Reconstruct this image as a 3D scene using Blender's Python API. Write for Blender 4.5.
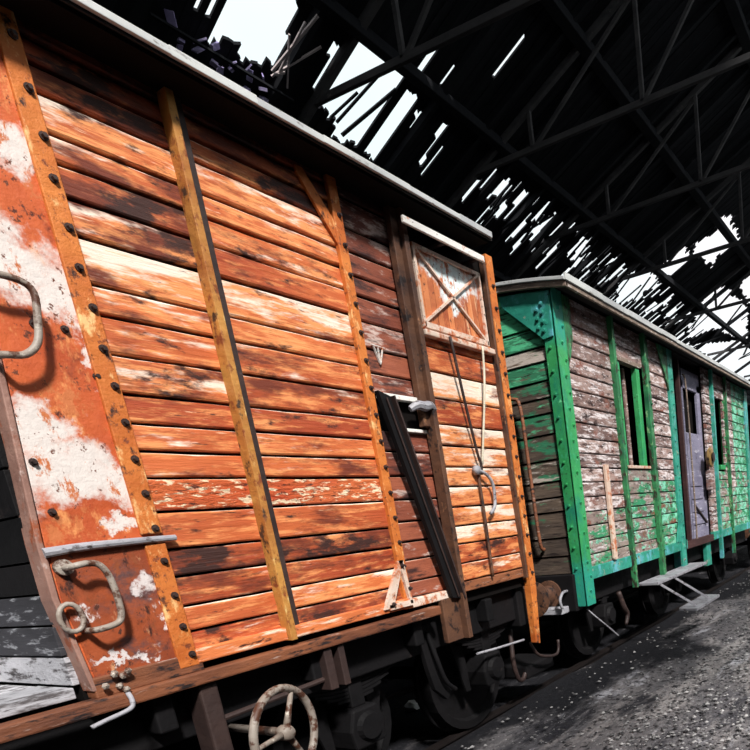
import bpy, bmesh, math, random
from mathutils import Vector, Matrix
S = bpy.context.scene
for o in list(bpy.data.objects): bpy.data.objects.remove(o)
random.seed(7)
C = S.collection
PI = math.pi

# ------------------------------------------------------------ camera, sky, sun, exposure
cam_d = bpy.data.cameras.new('camera'); cam = bpy.data.objects.new('camera', cam_d); C.objects.link(cam)
F, PX, PY = 606.4, 593.5, 653.4
cam_d.sensor_fit = 'HORIZONTAL'; cam_d.sensor_width = 36; cam_d.lens = F / 750 * 36
cam_d.shift_x = -(PX - 375) / 750; cam_d.shift_y = (PY - 375) / 750
cam_d.clip_start = .05; cam_d.clip_end = 300
ax = Vector((0.44892752, -0.88632027, -0.11358018)).normalized()      # camera right
dn = Vector((-0.25101395, -0.00309583, -0.96797852)).normalized()     # camera down
fw = ax.cross(dn).normalized(); dn = fw.cross(ax)
R = Matrix((ax, -dn, -fw)).transposed().to_4x4()
cam.matrix_world = Matrix.Translation((0, 0, 1.48)) @ R
S.camera = cam

W = bpy.data.worlds.new('sky'); S.world = W; W.use_nodes = True
wn = W.node_tree.nodes; wl = W.node_tree.links
bg = wn['Background']; bg.inputs[1].default_value = 1.1
tc = wn.new('ShaderNodeTexCoord'); nz = wn.new('ShaderNodeTexNoise'); nz.inputs['Scale'].default_value = 2.2
nz.inputs['Detail'].default_value = 4
rp = wn.new('ShaderNodeValToRGB'); rp.color_ramp.elements[0].color = (.84, .97, 1.0, 1); rp.color_ramp.elements[1].color = (1.0, .99, 1.02, 1)
rp.color_ramp.elements[0].position = .35; rp.color_ramp.elements[1].position = .65
wl.new(tc.outputs['Generated'], nz.inputs['Vector']); wl.new(nz.outputs['Fac'], rp.inputs[0]); wl.new(rp.outputs[0], bg.inputs[0])

sd = bpy.data.lights.new('sun', 'SUN'); sun = bpy.data.objects.new('sun', sd); C.objects.link(sun)
sd.energy = 5.8; sd.angle = math.radians(6); sd.color = (1, .965, .92)
sun_dir = Vector((.50, .86, -.95)).normalized()       # direction the light travels
sun.rotation_euler = sun_dir.to_track_quat('-Z', 'Y').to_euler()
S.view_settings.view_transform = 'Standard'; S.view_settings.look = 'None'
S.view_settings.exposure = 0.0; S.view_settings.gamma = 1; S.view_settings.use_curve_mapping = False

# ------------------------------------------------------------ helpers
def L(r, g, b):
    f = lambda c: (c / 255 / 12.92) if c / 255 <= .04045 else ((c / 255 + .055) / 1.055) ** 2.4
    return (f(r), f(g), f(b), 1)

def mat(name, a, b, layers=(), rough=.7, metal=0, bump=.3, bscale=(3, 3, 40), bdist=.01, blobs=None, blobcol=None, base_scale=(2, 2, 6), spec=.4, speck=L(105, 58, 40), speck2=L(196, 112, 66)):
    m = bpy.data.materials.new(name); m.use_nodes = True
    N = m.node_tree.nodes; K = m.node_tree.links
    P = N['Principled BSDF']; P.inputs['Roughness'].default_value = rough; P.inputs['Metallic'].default_value = metal
    P.inputs['Specular IOR Level'].default_value = spec
    geo = N.new('ShaderNodeNewGeometry'); at = N.new('ShaderNodeAttribute'); at.attribute_name = 'pv'
    sep = N.new('ShaderNodeSeparateColor'); K.new(at.outputs['Color'], sep.inputs[0])
    def math_(op, x, y=None, z=None, clamp=False):
        n = N.new('ShaderNodeMath'); n.operation = op; n.use_clamp = clamp
        for i, v in enumerate((x, y, z)):
            if v is None: continue
            if isinstance(v, (int, float)): n.inputs[i].default_value = v
            else: K.new(v, n.inputs[i])
        return n.outputs[0]
    shift = N.new('ShaderNodeCombineXYZ'); K.new(math_('MULTIPLY', sep.outputs[0], 37.0), shift.inputs[0]); K.new(math_('MULTIPLY', sep.outputs[0], 91.0), shift.inputs[1])
    def noise(sc, detail=4, rgh=.6, off=0, jump=True):
        v = N.new('ShaderNodeVectorMath'); v.operation = 'MULTIPLY'; K.new(geo.outputs['Position'], v.inputs[0]); v.inputs[1].default_value = sc
        ad = N.new('ShaderNodeVectorMath'); ad.operation = 'ADD'; K.new(v.outputs[0], ad.inputs[0])
        if jump: K.new(shift.outputs[0], ad.inputs[1])
        a2 = N.new('ShaderNodeVectorMath'); a2.operation = 'ADD'; K.new(ad.outputs[0], a2.inputs[0]); a2.inputs[1].default_value = (off * 3.7, off * 1.3, off * 5.1)
        t = N.new('ShaderNodeTexNoise'); t.inputs['Scale'].default_value = 1; t.inputs['Detail'].default_value = detail; t.inputs['Roughness'].default_value = rgh
        K.new(a2.outputs[0], t.inputs['Vector']); return t
    def mix(f, c1, c2):
        n = N.new('ShaderNodeMix'); n.data_type = 'RGBA'
        if isinstance(f, (int, float)): n.inputs[0].default_value = f
        else: K.new(f, n.inputs[0])
        for i, c in ((6, c1), (7, c2)):
            if isinstance(c, tuple): n.inputs[i].default_value = c
            else: K.new(c, n.inputs[i])
        return n.outputs[2]
    def smooth(v, lo, hi):
        n = N.new('ShaderNodeMapRange'); n.interpolation_type = 'SMOOTHSTEP'; K.new(v, n.inputs[0]); n.inputs[1].default_value = lo; n.inputs[2].default_value = hi
        return n.outputs[0]
    bn = noise(base_scale, 5, .65)
    f0 = math_('ADD', math_('MULTIPLY', math_('SUBTRACT', bn.outputs['Fac'], .5), 2.2), sep.outputs[0], clamp=True)
    col = mix(f0, a, b)
    for i, ly in enumerate(layers):
        c, sc, th, soft = ly[:4]; bias = ly[4] if len(ly) > 4 else None; bw = ly[5] if len(ly) > 5 else .5
        n = noise(sc, 5, .68, i + 1).outputs['Fac']
        if bias == 'G': n = math_('ADD', n, math_('MULTIPLY', sep.outputs[1], bw))
        if bias == 'H':                                    # worn bands high on a board
            n = math_('ADD', n, math_('MULTIPLY', math_('MULTIPLY', sep.outputs[1], math_('ADD', at.outputs['Alpha'], .25)), bw))
        if bias == 'B': n = math_('ADD', n, math_('MULTIPLY', sep.outputs[2], bw))
        if bias == 'E':                                    # wear plus a painted highlight along a board's upper edge
            e = math_('MULTIPLY', math_('POWER', at.outputs['Alpha'], 16.0), bw); n = math_('ADD', n, e)
        if bias == 'F':                                    # wear along a board's lower edge
            e = math_('MULTIPLY', math_('POWER', math_('SUBTRACT', 1.0, at.outputs['Alpha']), 9.0), bw); n = math_('ADD', n, e)
        col = mix(smooth(n, th - soft, th + soft), col, c)
    if blobs:
        wn_ = noise((9, 9, 9), 5, .65, 9, jump=False)
        off = N.new('ShaderNodeVectorMath'); off.operation = 'MULTIPLY_ADD'
        K.new(wn_.outputs['Color'], off.inputs[0]); off.inputs[1].default_value = (.34, .34, .34); K.new(geo.outputs['Position'], off.inputs[2])
        sx = N.new('ShaderNodeSeparateXYZ'); K.new(off.outputs[0], sx.inputs[0])
        tot = None
        for bx_, bz_, rx, rz in blobs:
            dx = math_('MULTIPLY', math_('SUBTRACT', sx.outputs[0], bx_ + .17), 1 / rx); dz = math_('MULTIPLY', math_('SUBTRACT', sx.outputs[2], bz_ + .17), 1 / rz)
            d = math_('SUBTRACT', 1.0, math_('ADD', math_('MULTIPLY', dx, dx), math_('MULTIPLY', dz, dz)))
            tot = d if tot is None else math_('MAXIMUM', tot, d)
        col = mix(smooth(tot, -.25, .75), col, blobcol)
        sp = noise((35, 35, 28), 5, .7, 12, jump=False)
        col = mix(smooth(sp.outputs['Fac'], .60, .66), col, speck)
        sp2 = noise((13, 13, 7), 6, .75, 15, jump=False); col = mix(smooth(sp2.outputs['Fac'], .55, .63), col, speck2)
    K.new(col, P.inputs['Base Color'])
    g = noise(bscale, 6, .7, 20)
    bu = N.new('ShaderNodeBump'); bu.inputs['Strength'].default_value = bump; bu.inputs['Distance'].default_value = bdist
    K.new(g.outputs['Fac'], bu.inputs['Height']); K.new(bu.outputs[0], P.inputs['Normal'])
    K.new(math_('ADD', math_('MULTIPLY', g.outputs['Fac'], .5), rough - .25, clamp=True), P.inputs['Roughness'])
    return m

def wloc(o):
    v = Vector((0, 0, 0))
    while o: v += o.location; o = o.parent
    return v

class MB:
    def __init__(s): s.v = []; s.f = []; s.c = []; s.a = []
    def add(s, vs, fs, pv=(.5, 0, 0), al=None):
        n = len(s.v); s.v += [Vector(v) for v in vs]; s.f += [tuple(i + n for i in f) for f in fs]
        s.c += [pv] * len(vs); s.a += (al or [.5] * len(vs))
    def hexa(s, p, pv=(.5, 0, 0)):      # p: 8 corners, bottom ring then top ring
        s.add(p, [(0, 3, 2, 1), (4, 5, 6, 7), (0, 1, 5, 4), (1, 2, 6, 5), (2, 3, 7, 6), (3, 0, 4, 7)], pv, [0] * 4 + [1] * 4)
        return s
    def box(s, x0, x1, y0, y1, z0, z1, pv=(.5, 0, 0)):
        return s.hexa([(x0, y0, z0), (x1, y0, z0), (x1, y1, z0), (x0, y1, z0), (x0, y0, z1), (x1, y0, z1), (x1, y1, z1), (x0, y1, z1)], pv)
    def bar(s, p, q, w, h, up=(0, 0, 1), pv=(.5, 0, 0), taper=1):
        p = Vector(p); q = Vector(q); d = (q - p).normalized(); up = Vector(up)
        a = d.cross(up)
        if a.length < 1e-4: a = d.cross(Vector((1, 0, 0)))
        a.normalize(); b = a.cross(d).normalized(); a *= w / 2; b *= h / 2
        return s.hexa([p - a - b, p + a - b, p + a + b, p - a + b, q - (a + b) * taper, q + (a - b) * taper, q + (a + b) * taper, q - (a - b) * taper], pv)
    def cyl(s, p, q, r, n=16, r2=None, pv=(.5, 0, 0), cap=True):
        p = Vector(p); q = Vector(q); r2 = r if r2 is None else r2; d = (q - p).normalized()
        a = d.cross(Vector((0, 0, 1)))
        if a.length < 1e-3: a = d.cross(Vector((1, 0, 0)))
        a.normalize(); b = d.cross(a)
        vs = [c + (a * math.cos(t) + b * math.sin(t)) * rr for c, rr in ((p, r), (q, r2)) for t in [2 * PI * i / n for i in range(n)]]
        fs = [(i, i + n, (i + 1) % n + n, (i + 1) % n) for i in range(n)]
        if cap: fs += [tuple(range(n)), tuple(reversed(range(n, 2 * n)))]
        s.add(vs, fs, pv); return s
    def tube(s, pts, r, n=10, closed=False, pv=(.5, 0, 0)):
        pts = [Vector(p) for p in pts]
        if not closed and len(pts) > 3:                     # round the bends
            q = [pts[0]] + pts + [pts[-1]]; out = []; rr_ = []
            for i in range(1, len(q) - 2):
                for u in (0, .25, .5, .75):
                    a, b, c, d = q[i - 1:i + 3]
                    out.append(.5 * (2 * b + (c - a) * u + (2 * a - 5 * b + 4 * c - d) * u * u + (3 * b - a - 3 * c + d) * u ** 3))
                    if isinstance(r, (list, tuple)): rr_.append(r[i - 1] * (1 - u) + r[i] * u)
            if isinstance(r, (list, tuple)): r = rr_ + [r[-1]]
            pts = out + [pts[-1]]
        m = len(pts); vs = []; prev = None
        for i, p in enumerate(pts):
            if closed: d = pts[(i + 1) % m] - pts[i - 1]
            else: d = pts[min(i + 1, m - 1)] - pts[max(i - 1, 0)]
            d.normalize()
            if prev is None:
                a = d.cross(Vector((0, 0, 1)));
                if a.length < 1e-3: a = d.cross(Vector((1, 0, 0)))
            else: a = prev - d * prev.dot(d)
            a.normalize(); prev = a; b = d.cross(a)
            rr = r[i] if isinstance(r, (list, tuple)) else r
            vs += [p + (a * math.cos(2 * PI * k / n) + b * math.sin(2 * PI * k / n)) * rr for k in range(n)]
        fs = []
        for i in range(m if closed else m - 1):
            j = (i + 1) % m
            fs += [(i * n + k, j * n + k, j * n + (k + 1) % n, i * n + (k + 1) % n) for k in range(n)]
        if not closed: fs += [tuple(reversed(range(n))), tuple(range((m - 1) * n, m * n))]
        s.add(vs, fs, pv); return s
    def prism(s, poly, y0, y1, pv=(.5, 0, 0)):         # poly in (x, z), extruded along y
        n = len(poly); vs = [(x, y0, z) for x, z in poly] + [(x, y1, z) for x, z in poly]
        s.add(vs, [tuple(range(n)), tuple(reversed(range(n, 2 * n)))] + [(i, i + n, (i + 1) % n + n, (i + 1) % n) for i in range(n)], pv); return s
    def prismx(s, poly, x0, x1, pv=(.5, 0, 0)):        # poly in (y, z), extruded along x
        n = len(poly); vs = [(x0, y, z) for y, z in poly] + [(x1, y, z) for y, z in poly]
        s.add(vs, [tuple(range(n)), tuple(reversed(range(n, 2 * n)))] + [(i, i + n, (i + 1) % n + n, (i + 1) % n) for i in range(n)], pv); return s
    def lathe(s, c, axis, prof, n=28, pv=(.5, 0, 0)):  # prof: (distance along axis, radius)
        c = Vector(c); d = Vector(axis).normalized(); a = d.cross(Vector((0, 0, 1)))
        if a.length < 1e-3: a = Vector((1, 0, 0))
        a.normalize(); b = d.cross(a); m = len(prof)
        vs = [c + d * t + (a * math.cos(2 * PI * k / n) + b * math.sin(2 * PI * k / n)) * r for t, r in prof for k in range(n)]
        fs = [(i * n + k, (i + 1) * n + k, (i + 1) * n + (k + 1) % n, i * n + (k + 1) % n) for i in range(m - 1) for k in range(n)]
        s.add(vs, fs, pv); return s
    def build(s, name, m, parent=None, bevel=0, smooth=False, loc=None):
        me = bpy.data.meshes.new(name); off = wloc(parent) + (Vector(loc) if loc is not None else Vector((0, 0, 0)))
        me.from_pydata([v - off for v in s.v], [], s.f); me.materials.append(m)
        ca = me.color_attributes.new('pv', 'FLOAT_COLOR', 'POINT')
        for i, (c, a) in enumerate(zip(s.c, s.a)): ca.data[i].color = (c[0], c[1], c[2], a)
        bm = bmesh.new(); bm.from_mesh(me); bmesh.ops.recalc_face_normals(bm, faces=bm.faces); bm.to_mesh(me); bm.free()
        if smooth:
            for p in me.polygons: p.use_smooth = True
        o = bpy.data.objects.new(name, me); C.objects.link(o); o.parent = parent
        if loc is not None: o.location = Vector(loc)
        if bevel:
            b = o.modifiers.new('bevel', 'BEVEL'); b.width = bevel; b.segments = 2; b.limit_method = 'ANGLE'; b.angle_limit = .6
        return o

def tag(o, label=None, cat=None, group=None, kind=None):
    if label: o['label'] = label
    if cat: o['category'] = cat
    if group: o['group'] = group
    if kind: o['kind'] = kind
    return o
def thing(name, loc, label, cat, group=None):
    o = bpy.data.objects.new(name, None); C.objects.link(o); o.location = loc; o.empty_display_size = .2
    return tag(o, label, cat, group)
def rnd(a, b): return random.uniform(a, b)
def copy_tree(o, parent=None):
    c = o.copy(); C.objects.link(c); c.parent = parent
    for ch in list(o.children): copy_tree(ch, c)
    return c

# ------------------------------------------------------------ materials
M = {}
M['plank'] = mat('orange_planks', L(160, 66, 36), L(206, 108, 58),
    [(L(232, 150, 92), (4.5, 3, 30), .58, .10, 'G', .15), (L(242, 222, 204), (2.6, 3, 15), .69, .07, 'H', .25), (L(238, 196, 160), (6, 3, 60), .70, .05, 'G', .08),
     (L(246, 224, 204), (3, 2, 14), .93, .08, 'E', .55),
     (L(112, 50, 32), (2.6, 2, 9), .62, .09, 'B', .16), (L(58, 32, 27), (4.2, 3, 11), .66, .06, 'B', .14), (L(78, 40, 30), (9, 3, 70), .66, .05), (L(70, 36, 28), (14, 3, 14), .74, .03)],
    rough=.55, bump=.55, bscale=(4, 4, 60), bdist=.012, base_scale=(1.3, 2, 7))
M['flaky'] = mat('flaking_orange_paint', L(196, 74, 36), L(226, 122, 66),
    [(L(252, 226, 190), (11, 4, 42), .56, .03), (L(92, 44, 30), (13, 4, 50), .60, .03), (L(250, 214, 180), (2.2, 2, 14), .97, .10, 'E', .52)],
    rough=.55, bump=1.0, bscale=(12, 5, 42), bdist=.03, base_scale=(2, 2, 8))
M['door_plank'] = mat('faded_maroon_planks', L(110, 54, 42), L(164, 92, 66),
    [(L(200, 176, 166), (5, 3, 18), .66, .07, 'G', .15), (L(60, 36, 34), (3, 3, 14), .60, .08, 'B', .12), (L(226, 190, 170), (2.2, 2, 14), .97, .10, 'E', .5)],
    rough=.6, bump=.6, bscale=(5, 5, 60))
M['shutter'] = mat('shutter_boards', L(160, 80, 46), L(212, 130, 80), [(L(240, 200, 160), (26, 3, 2), .62, .06), (L(120, 54, 30), (34, 3, 3), .64, .05)], rough=.6, bump=.5, bscale=(60, 4, 4),
    blobs=[(3.62, 3.10, .30, .10), (3.60, 2.99, .13, .10)], blobcol=L(222, 236, 238))
M['rust_strip'] = mat('rusty_orange_iron', L(176, 84, 30), L(222, 134, 62), [(L(238, 190, 128), (14, 9, 7), .62, .06), (L(70, 44, 36), (18, 12, 12), .62, .05), (L(120, 60, 34), (30, 20, 30), .62, .05)], rough=.6, bump=.7, bscale=(30, 30, 30))
M['yellow_rust'] = mat('ochre_rusted_iron', L(158, 92, 40), L(204, 150, 74), [(L(228, 196, 130), (20, 10, 6), .64, .05), (L(64, 46, 34), (16, 12, 9), .60, .05), (L(130, 66, 34), (24, 20, 14), .60, .06)], rough=.6, bump=.7, bscale=(30, 30, 30))
M['corner_sheet'] = mat('rust_and_white_sheet', L(170, 70, 38), L(212, 106, 56),
    [(L(226, 150, 92), (9, 6, 5), .62, .07), (L(112, 50, 34), (5, 5, 4), .62, .08), (L(84, 42, 32), (20, 9, 15), .64, .04)], rough=.55, bump=.6, bscale=(16, 16, 16), base_scale=(4, 3, 3),
    blobs=[(1.25, 2.90, .10, .10), (1.20, 2.53, .16, .13), (1.34, 2.43, .12, .10), (1.40, 2.25, .05, .17), (1.14, 1.98, .12, .10), (1.18, 1.84, .20, .12), (1.34, 1.80, .10, .09), (1.31, 1.645, .06, .035), (1.34, 1.38, .06, .06), (1.2, 1.155, .12, .03), (1.40, 1.30, .03, .05)], blobcol=L(222, 212, 206))
M['low_sheet'] = mat('brown_lower_sheet', L(124, 58, 38), L(176, 88, 50), [(L(96, 66, 64), (5, 5, 6), .58, .08), (L(206, 150, 110), (12, 9, 6), .66, .05), (L(64, 38, 32), (14, 9, 6), .62, .05)], rough=.5, bump=.6, bscale=(16, 16, 16), blobs=[(1.335, 1.40, .06, .06), (1.2, 1.145, .11, .022), (1.36, 1.27, .025, .04), (1.12, 1.33, .05, .03)], blobcol=L(216, 206, 204), speck=L(80, 46, 36), speck2=L(140, 74, 46))
M['ridge'] = mat('pale_worn_iron', L(124, 122, 130), L(186, 186, 192), [(L(70, 60, 60), (20, 12, 30), .60, .06)], rough=.45, bump=.5, bscale=(20, 20, 30))
M['grab'] = mat('worn_handle_iron', L(118, 100, 88), L(178, 170, 160), [(L(84, 52, 38), (18, 18, 18), .54, .06), (L(214, 204, 190), (24, 24, 24), .66, .05)], rough=.45, bump=.4, bscale=(30, 30, 30))
M['flange'] = mat('pink_worn_flange', L(120, 84, 74), L(170, 132, 118), [(L(200, 180, 172), (14, 14, 10), .64, .06), (L(150, 80, 50), (12, 12, 8), .60, .06)], rough=.55, bump=.5, bscale=(30, 30, 30))
M['iron'] = mat('dark_iron', L(40, 30, 30), L(66, 50, 46), [(L(110, 84, 74), (12, 12, 12), .68, .06)], rough=.55, bump=.5, bscale=(20, 20, 20))
M['brown_iron'] = mat('dark_brown_iron', L(62, 42, 36), L(112, 76, 54), [(L(170, 120, 84), (10, 10, 6), .66, .05), (L(34, 26, 26), (12, 12, 10), .58, .05)], rough=.6, bump=.6, bscale=(20, 20, 20))
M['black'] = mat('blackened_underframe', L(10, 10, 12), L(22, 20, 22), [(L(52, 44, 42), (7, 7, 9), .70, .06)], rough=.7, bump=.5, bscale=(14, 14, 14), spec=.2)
M['sill'] = mat('sill_paint', L(170, 72, 40), L(220, 124, 70), [(L(240, 214, 190), (5, 6, 40), .60, .08), (L(70, 40, 32), (8, 8, 30), .62, .06)], rough=.6, bump=.6, bscale=(10, 10, 50))
M['sill_low'] = mat('lower_rail_rust', L(84, 48, 36), L(150, 92, 60), [(L(190, 170, 160), (5, 6, 50), .66, .06), (L(40, 30, 30), (7, 8, 30), .58, .06)], rough=.6, bump=.6, bscale=(10, 10, 50))
M['roof_edge'] = mat('pale_roof_edge', L(164, 166, 168), L(198, 200, 198), [(L(120, 116, 112), (12, 12, 30), .64, .06)], rough=.5, bump=.4, bscale=(12, 12, 12))
M['roof_felt'] = mat('roof_felt', L(26, 25, 27), L(44, 42, 42), rough=.9, bump=.5)
M['white'] = mat('worn_white_paint', L(206, 204, 200), L(240, 238, 232), [(L(190, 120, 80), (16, 9, 14), .62, .06), (L(90, 66, 56), (20, 14, 24), .66, .05)], rough=.55, bump=.5, bscale=(20, 20, 30))
M['pale'] = mat('pale_chipped_paint', L(196, 162, 140), L(232, 214, 200), [(L(190, 110, 70), (16, 9, 14), .56, .07), (L(80, 56, 46), (20, 14, 24), .64, .05)], rough=.55, bump=.5, bscale=(20, 20, 30))
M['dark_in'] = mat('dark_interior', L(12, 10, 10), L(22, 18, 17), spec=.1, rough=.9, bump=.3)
M['green'] = mat('green_paint', L(34, 128, 72), L(72, 176, 104),
    [(L(20, 120, 108), (2, 2, 1.3), .60, .12), (L(120, 220, 160), (20, 12, 12), .68, .05), (L(50, 70, 52), (22, 14, 18), .66, .04)], rough=.45, bump=.5, bscale=(26, 26, 26), base_scale=(2, 2, 2), blobs=[(5.1, 3.3, .6, .42), (5.1, .72, .6, .36)], blobcol=L(44, 150, 128), speck=L(60, 90, 66), speck2=L(60, 164, 112))
M['teal'] = mat('teal_paint', L(30, 116, 100), L(62, 166, 142), [(L(100, 176, 190), (5, 4, 3), .58, .08), (L(150, 156, 140), (9, 6, 12), .63, .04), (L(120, 220, 190), (20, 12, 12), .68, .05), (L(40, 66, 60), (22, 14, 18), .64, .04)], rough=.45, bump=.5, bscale=(26, 26, 26))
M['post_green'] = mat('chipped_green_paint', L(26, 84, 58), L(66, 148, 92), [(L(140, 190, 130), (24, 14, 9), .63, .05), (L(52, 42, 36), (20, 14, 8), .56, .05), (L(70, 170, 170), (4, 4, 2), .68, .08)], rough=.5, bump=.5, bscale=(26, 26, 26))
M['bare'] = mat('bare_weathered_planks', L(100, 76, 72), L(166, 140, 132),
    [(L(222, 212, 212), (4, 4, 24), .60, .06, 'G', .14), (L(60, 40, 38), (5, 5, 20), .62, .06, 'B', .10), (L(70, 166, 124), (3.2, 3, 12), .70, .04, 'B', .0), (L(232, 226, 228), (14, 8, 44), .62, .04), (L(132, 84, 72), (4, 3, 6), .60, .06), (L(44, 32, 32), (9, 6, 24), .64, .04),
     (L(196, 188, 186), (2, 2, 14), 1.0, .10, 'E', .5)], rough=.65, bump=.8, bscale=(10, 8, 60), bdist=.015, base_scale=(5, 4, 18))
M['bare_green'] = mat('half_painted_planks', L(104, 84, 80), L(156, 140, 132),
    [(L(206, 198, 198), (4, 4, 30), .60, .06), (L(54, 142, 98), (2.6, 3, 7), .58, .04, 'G', .12), (L(128, 206, 176), (6, 4, 10), .62, .04, 'G', .10), (L(206, 198, 198), (9, 4, 30), .64, .03), (L(128, 74, 58), (5, 3, 7), .62, .05), (L(58, 42, 40), (7, 5, 22), .60, .05)], rough=.6, bump=.8, bscale=(10, 8, 60), bdist=.015, base_scale=(5, 4, 18))
M['end_plank'] = mat('end_wall_planks', L(70, 60, 54), L(112, 96, 82),
    [(L(50, 122, 88), (3, 2.4, 9), .62, .05, 'G', .22), (L(86, 190, 140), (4, 3, 14), .70, .05, 'G', .18), (L(190, 178, 168), (4, 3, 26), .70, .05, 'B', .2), (L(40, 32, 30), (5, 4, 30), .60, .06)], rough=.65, bump=.7, bscale=(6, 6, 60), base_scale=(3, 3, 14))
M['fascia'] = mat('weathered_fascia', L(100, 84, 74), L(150, 132, 118), [(L(214, 208, 204), (10, 10, 40), .62, .05), (L(70, 56, 48), (8, 8, 30), .62, .06)], rough=.7, bump=.6, bscale=(10, 10, 60))
M['lilac'] = mat('lilac_grey_paint', L(108, 106, 128), L(150, 146, 168), [(L(214, 212, 222), (5, 5, 30), .64, .05), (L(70, 60, 68), (9, 8, 16), .64, .05)], rough=.55, bump=.5)
M['plum'] = mat('dark_maroon_wood', L(42, 24, 26), L(74, 46, 44), [(L(110, 84, 80), (8, 6, 30), .66, .05)], rough=.7, bump=.5)
M['lamp_brass'] = mat('lamp_brass', L(120, 92, 50), L(170, 140, 90), [(L(60, 44, 34), (20, 20, 20), .58, .05)], rough=.5)
M['soot'] = mat('sooty_roof_boards', L(22, 23, 26), L(34, 35, 38), [(L(56, 54, 56), (9, 2, 2), .70, .06)], rough=.9, bump=.4, bscale=(20, 3, 3), spec=.1)
M['beam'] = mat('roof_timber', L(54, 54, 56), L(82, 80, 80), [(L(112, 108, 106), (12, 3, 6), .68, .06)], rough=.85, bump=.4, bscale=(10, 3, 10), spec=.1)
M['lath'] = mat('split_lath', L(120, 108, 110), L(190, 178, 176), rough=.8, bump=.4)
M['tile'] = mat('purple_slate', L(110, 98, 150), L(196, 186, 222), rough=.7, bump=.4)
M['wallm'] = mat('sooty_brick', L(16, 15, 15), L(26, 24, 23), rough=.95, bump=.5, bscale=(8, 8, 14), spec=.05)
M['deck'] = mat('pale_deck_boards', L(150, 150, 156), L(216, 216, 222), [(L(90, 86, 88), (6, 7, 30), .58, .06), (L(34, 32, 34), (4, 6, 22), .62, .04)], rough=.7, bump=.8, bscale=(4, 40, 40))
M['mottled'] = mat('mottled_grey_boards', L(36, 36, 40), L(66, 66, 72), [(L(150, 152, 158), (6, 7, 40), .60, .05)], rough=.7, bump=.6)
M['stone'] = mat('gravel', L(44, 43, 46), L(170, 168, 168), rough=.85, bump=.3)
M['rubble'] = mat('white_rubble', L(206, 206, 210), L(240, 240, 240), rough=.8, bump=.3)
M['rope'] = mat('pale_rope', L(190, 182, 160), L(226, 220, 200), rough=.8, bump=.5, bscale=(60, 60, 60))
M['rail'] = mat('rail_steel', L(30, 26, 27), L(52, 45, 43), rough=.5, metal=.4)
M['sleeper'] = mat('oily_sleeper', L(30, 26, 26), L(52, 46, 44), rough=.9)
M['ground'] = mat('gravel_ground_painted_shade', L(78, 77, 84), L(132, 127, 128),
    [(L(160, 154, 154), (.55, 1.6, 1), .55, .06), (L(200, 198, 206), (.8, 2.2, 1), .61, .06), (L(44, 43, 50), (.7, 2.0, 1.2), .60, .06), (L(196, 194, 194), (30, 30, 30), .64, .03), (L(40, 38, 42), (14, 14, 14), .58, .06), (L(22, 22, 28), (1.5, 2.5, 1), .84, .16, 'B', .55), (L(70, 66, 70), (26, 26, 26), .66, .04)], rough=.85, bump=1.0, bscale=(16, 16, 16), bdist=.05, base_scale=(1.2, 1.6, 1), spec=.3)  # the B-driven dark layer paints the shade beside the wagons

# ------------------------------------------------------------ ground, wall, roof (the setting)
GZ = -.12
g = MB(); nx, ny = 170, 60
for i in range(nx + 1):
    for j in range(ny + 1):
        x = -8 + 48 * (i / nx) ** 1.3; y = -9 + 17.5 * j / ny
        g.v.append(Vector((x, y, GZ + .03 * math.sin(x * 2.3 + y) * math.cos(y * 3.1 - x * .7) + rnd(-.012, .012)))); g.c.append((.5, 0, min(1, max(0, (y - 2.1 + .35 * math.sin(x * 1.3) + .2 * math.sin(x * 3.1 + 1)) / .7)))); g.a.append(.5)  # third value rises towards the track, placing the painted shade
for i in range(nx):
    for j in range(ny):
        k = i * (ny + 1) + j; g.f.append((k, k + 1, k + ny + 2, k + ny + 1))
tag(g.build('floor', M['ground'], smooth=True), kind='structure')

w = MB(); w.box(-8, 40, 8.0, 8.35, GZ - .1, 6.1)
for k in range(13): w.box(-7 + k * 3.6, -6.5 + k * 3.6, 7.8, 8.05, GZ - .1, 6.0)
tag(w.build('wall_back', M['wallm']), kind='structure')

# unseen wall added opposite to shade the ground; its openings let sun patches through
wr = MB(); WY = -5.0
wr.box(-8, 40, WY - .3, WY, GZ - .1, 5.7); wr.box(-8, 40, WY - .3, WY, 7.95, 8.45)
for a, b in ((-8, -2), (1.7, 1.9), (6.3, 6.5), (12, 12.4), (19, 20), (26, 40)): wr.box(a, b, WY - .3, WY, 5.7, 7.95)
tag(wr.build('shade_wall_right', M['wallm']), kind='structure')

wl_ = MB().box(-8.3, -8, WY, 8.35, GZ - .1, 6.0)  # unseen end wall added to cut ambient light and deepen contrast
tag(wl_.build('shade_wall_left', M['wallm']), kind='structure')

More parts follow.
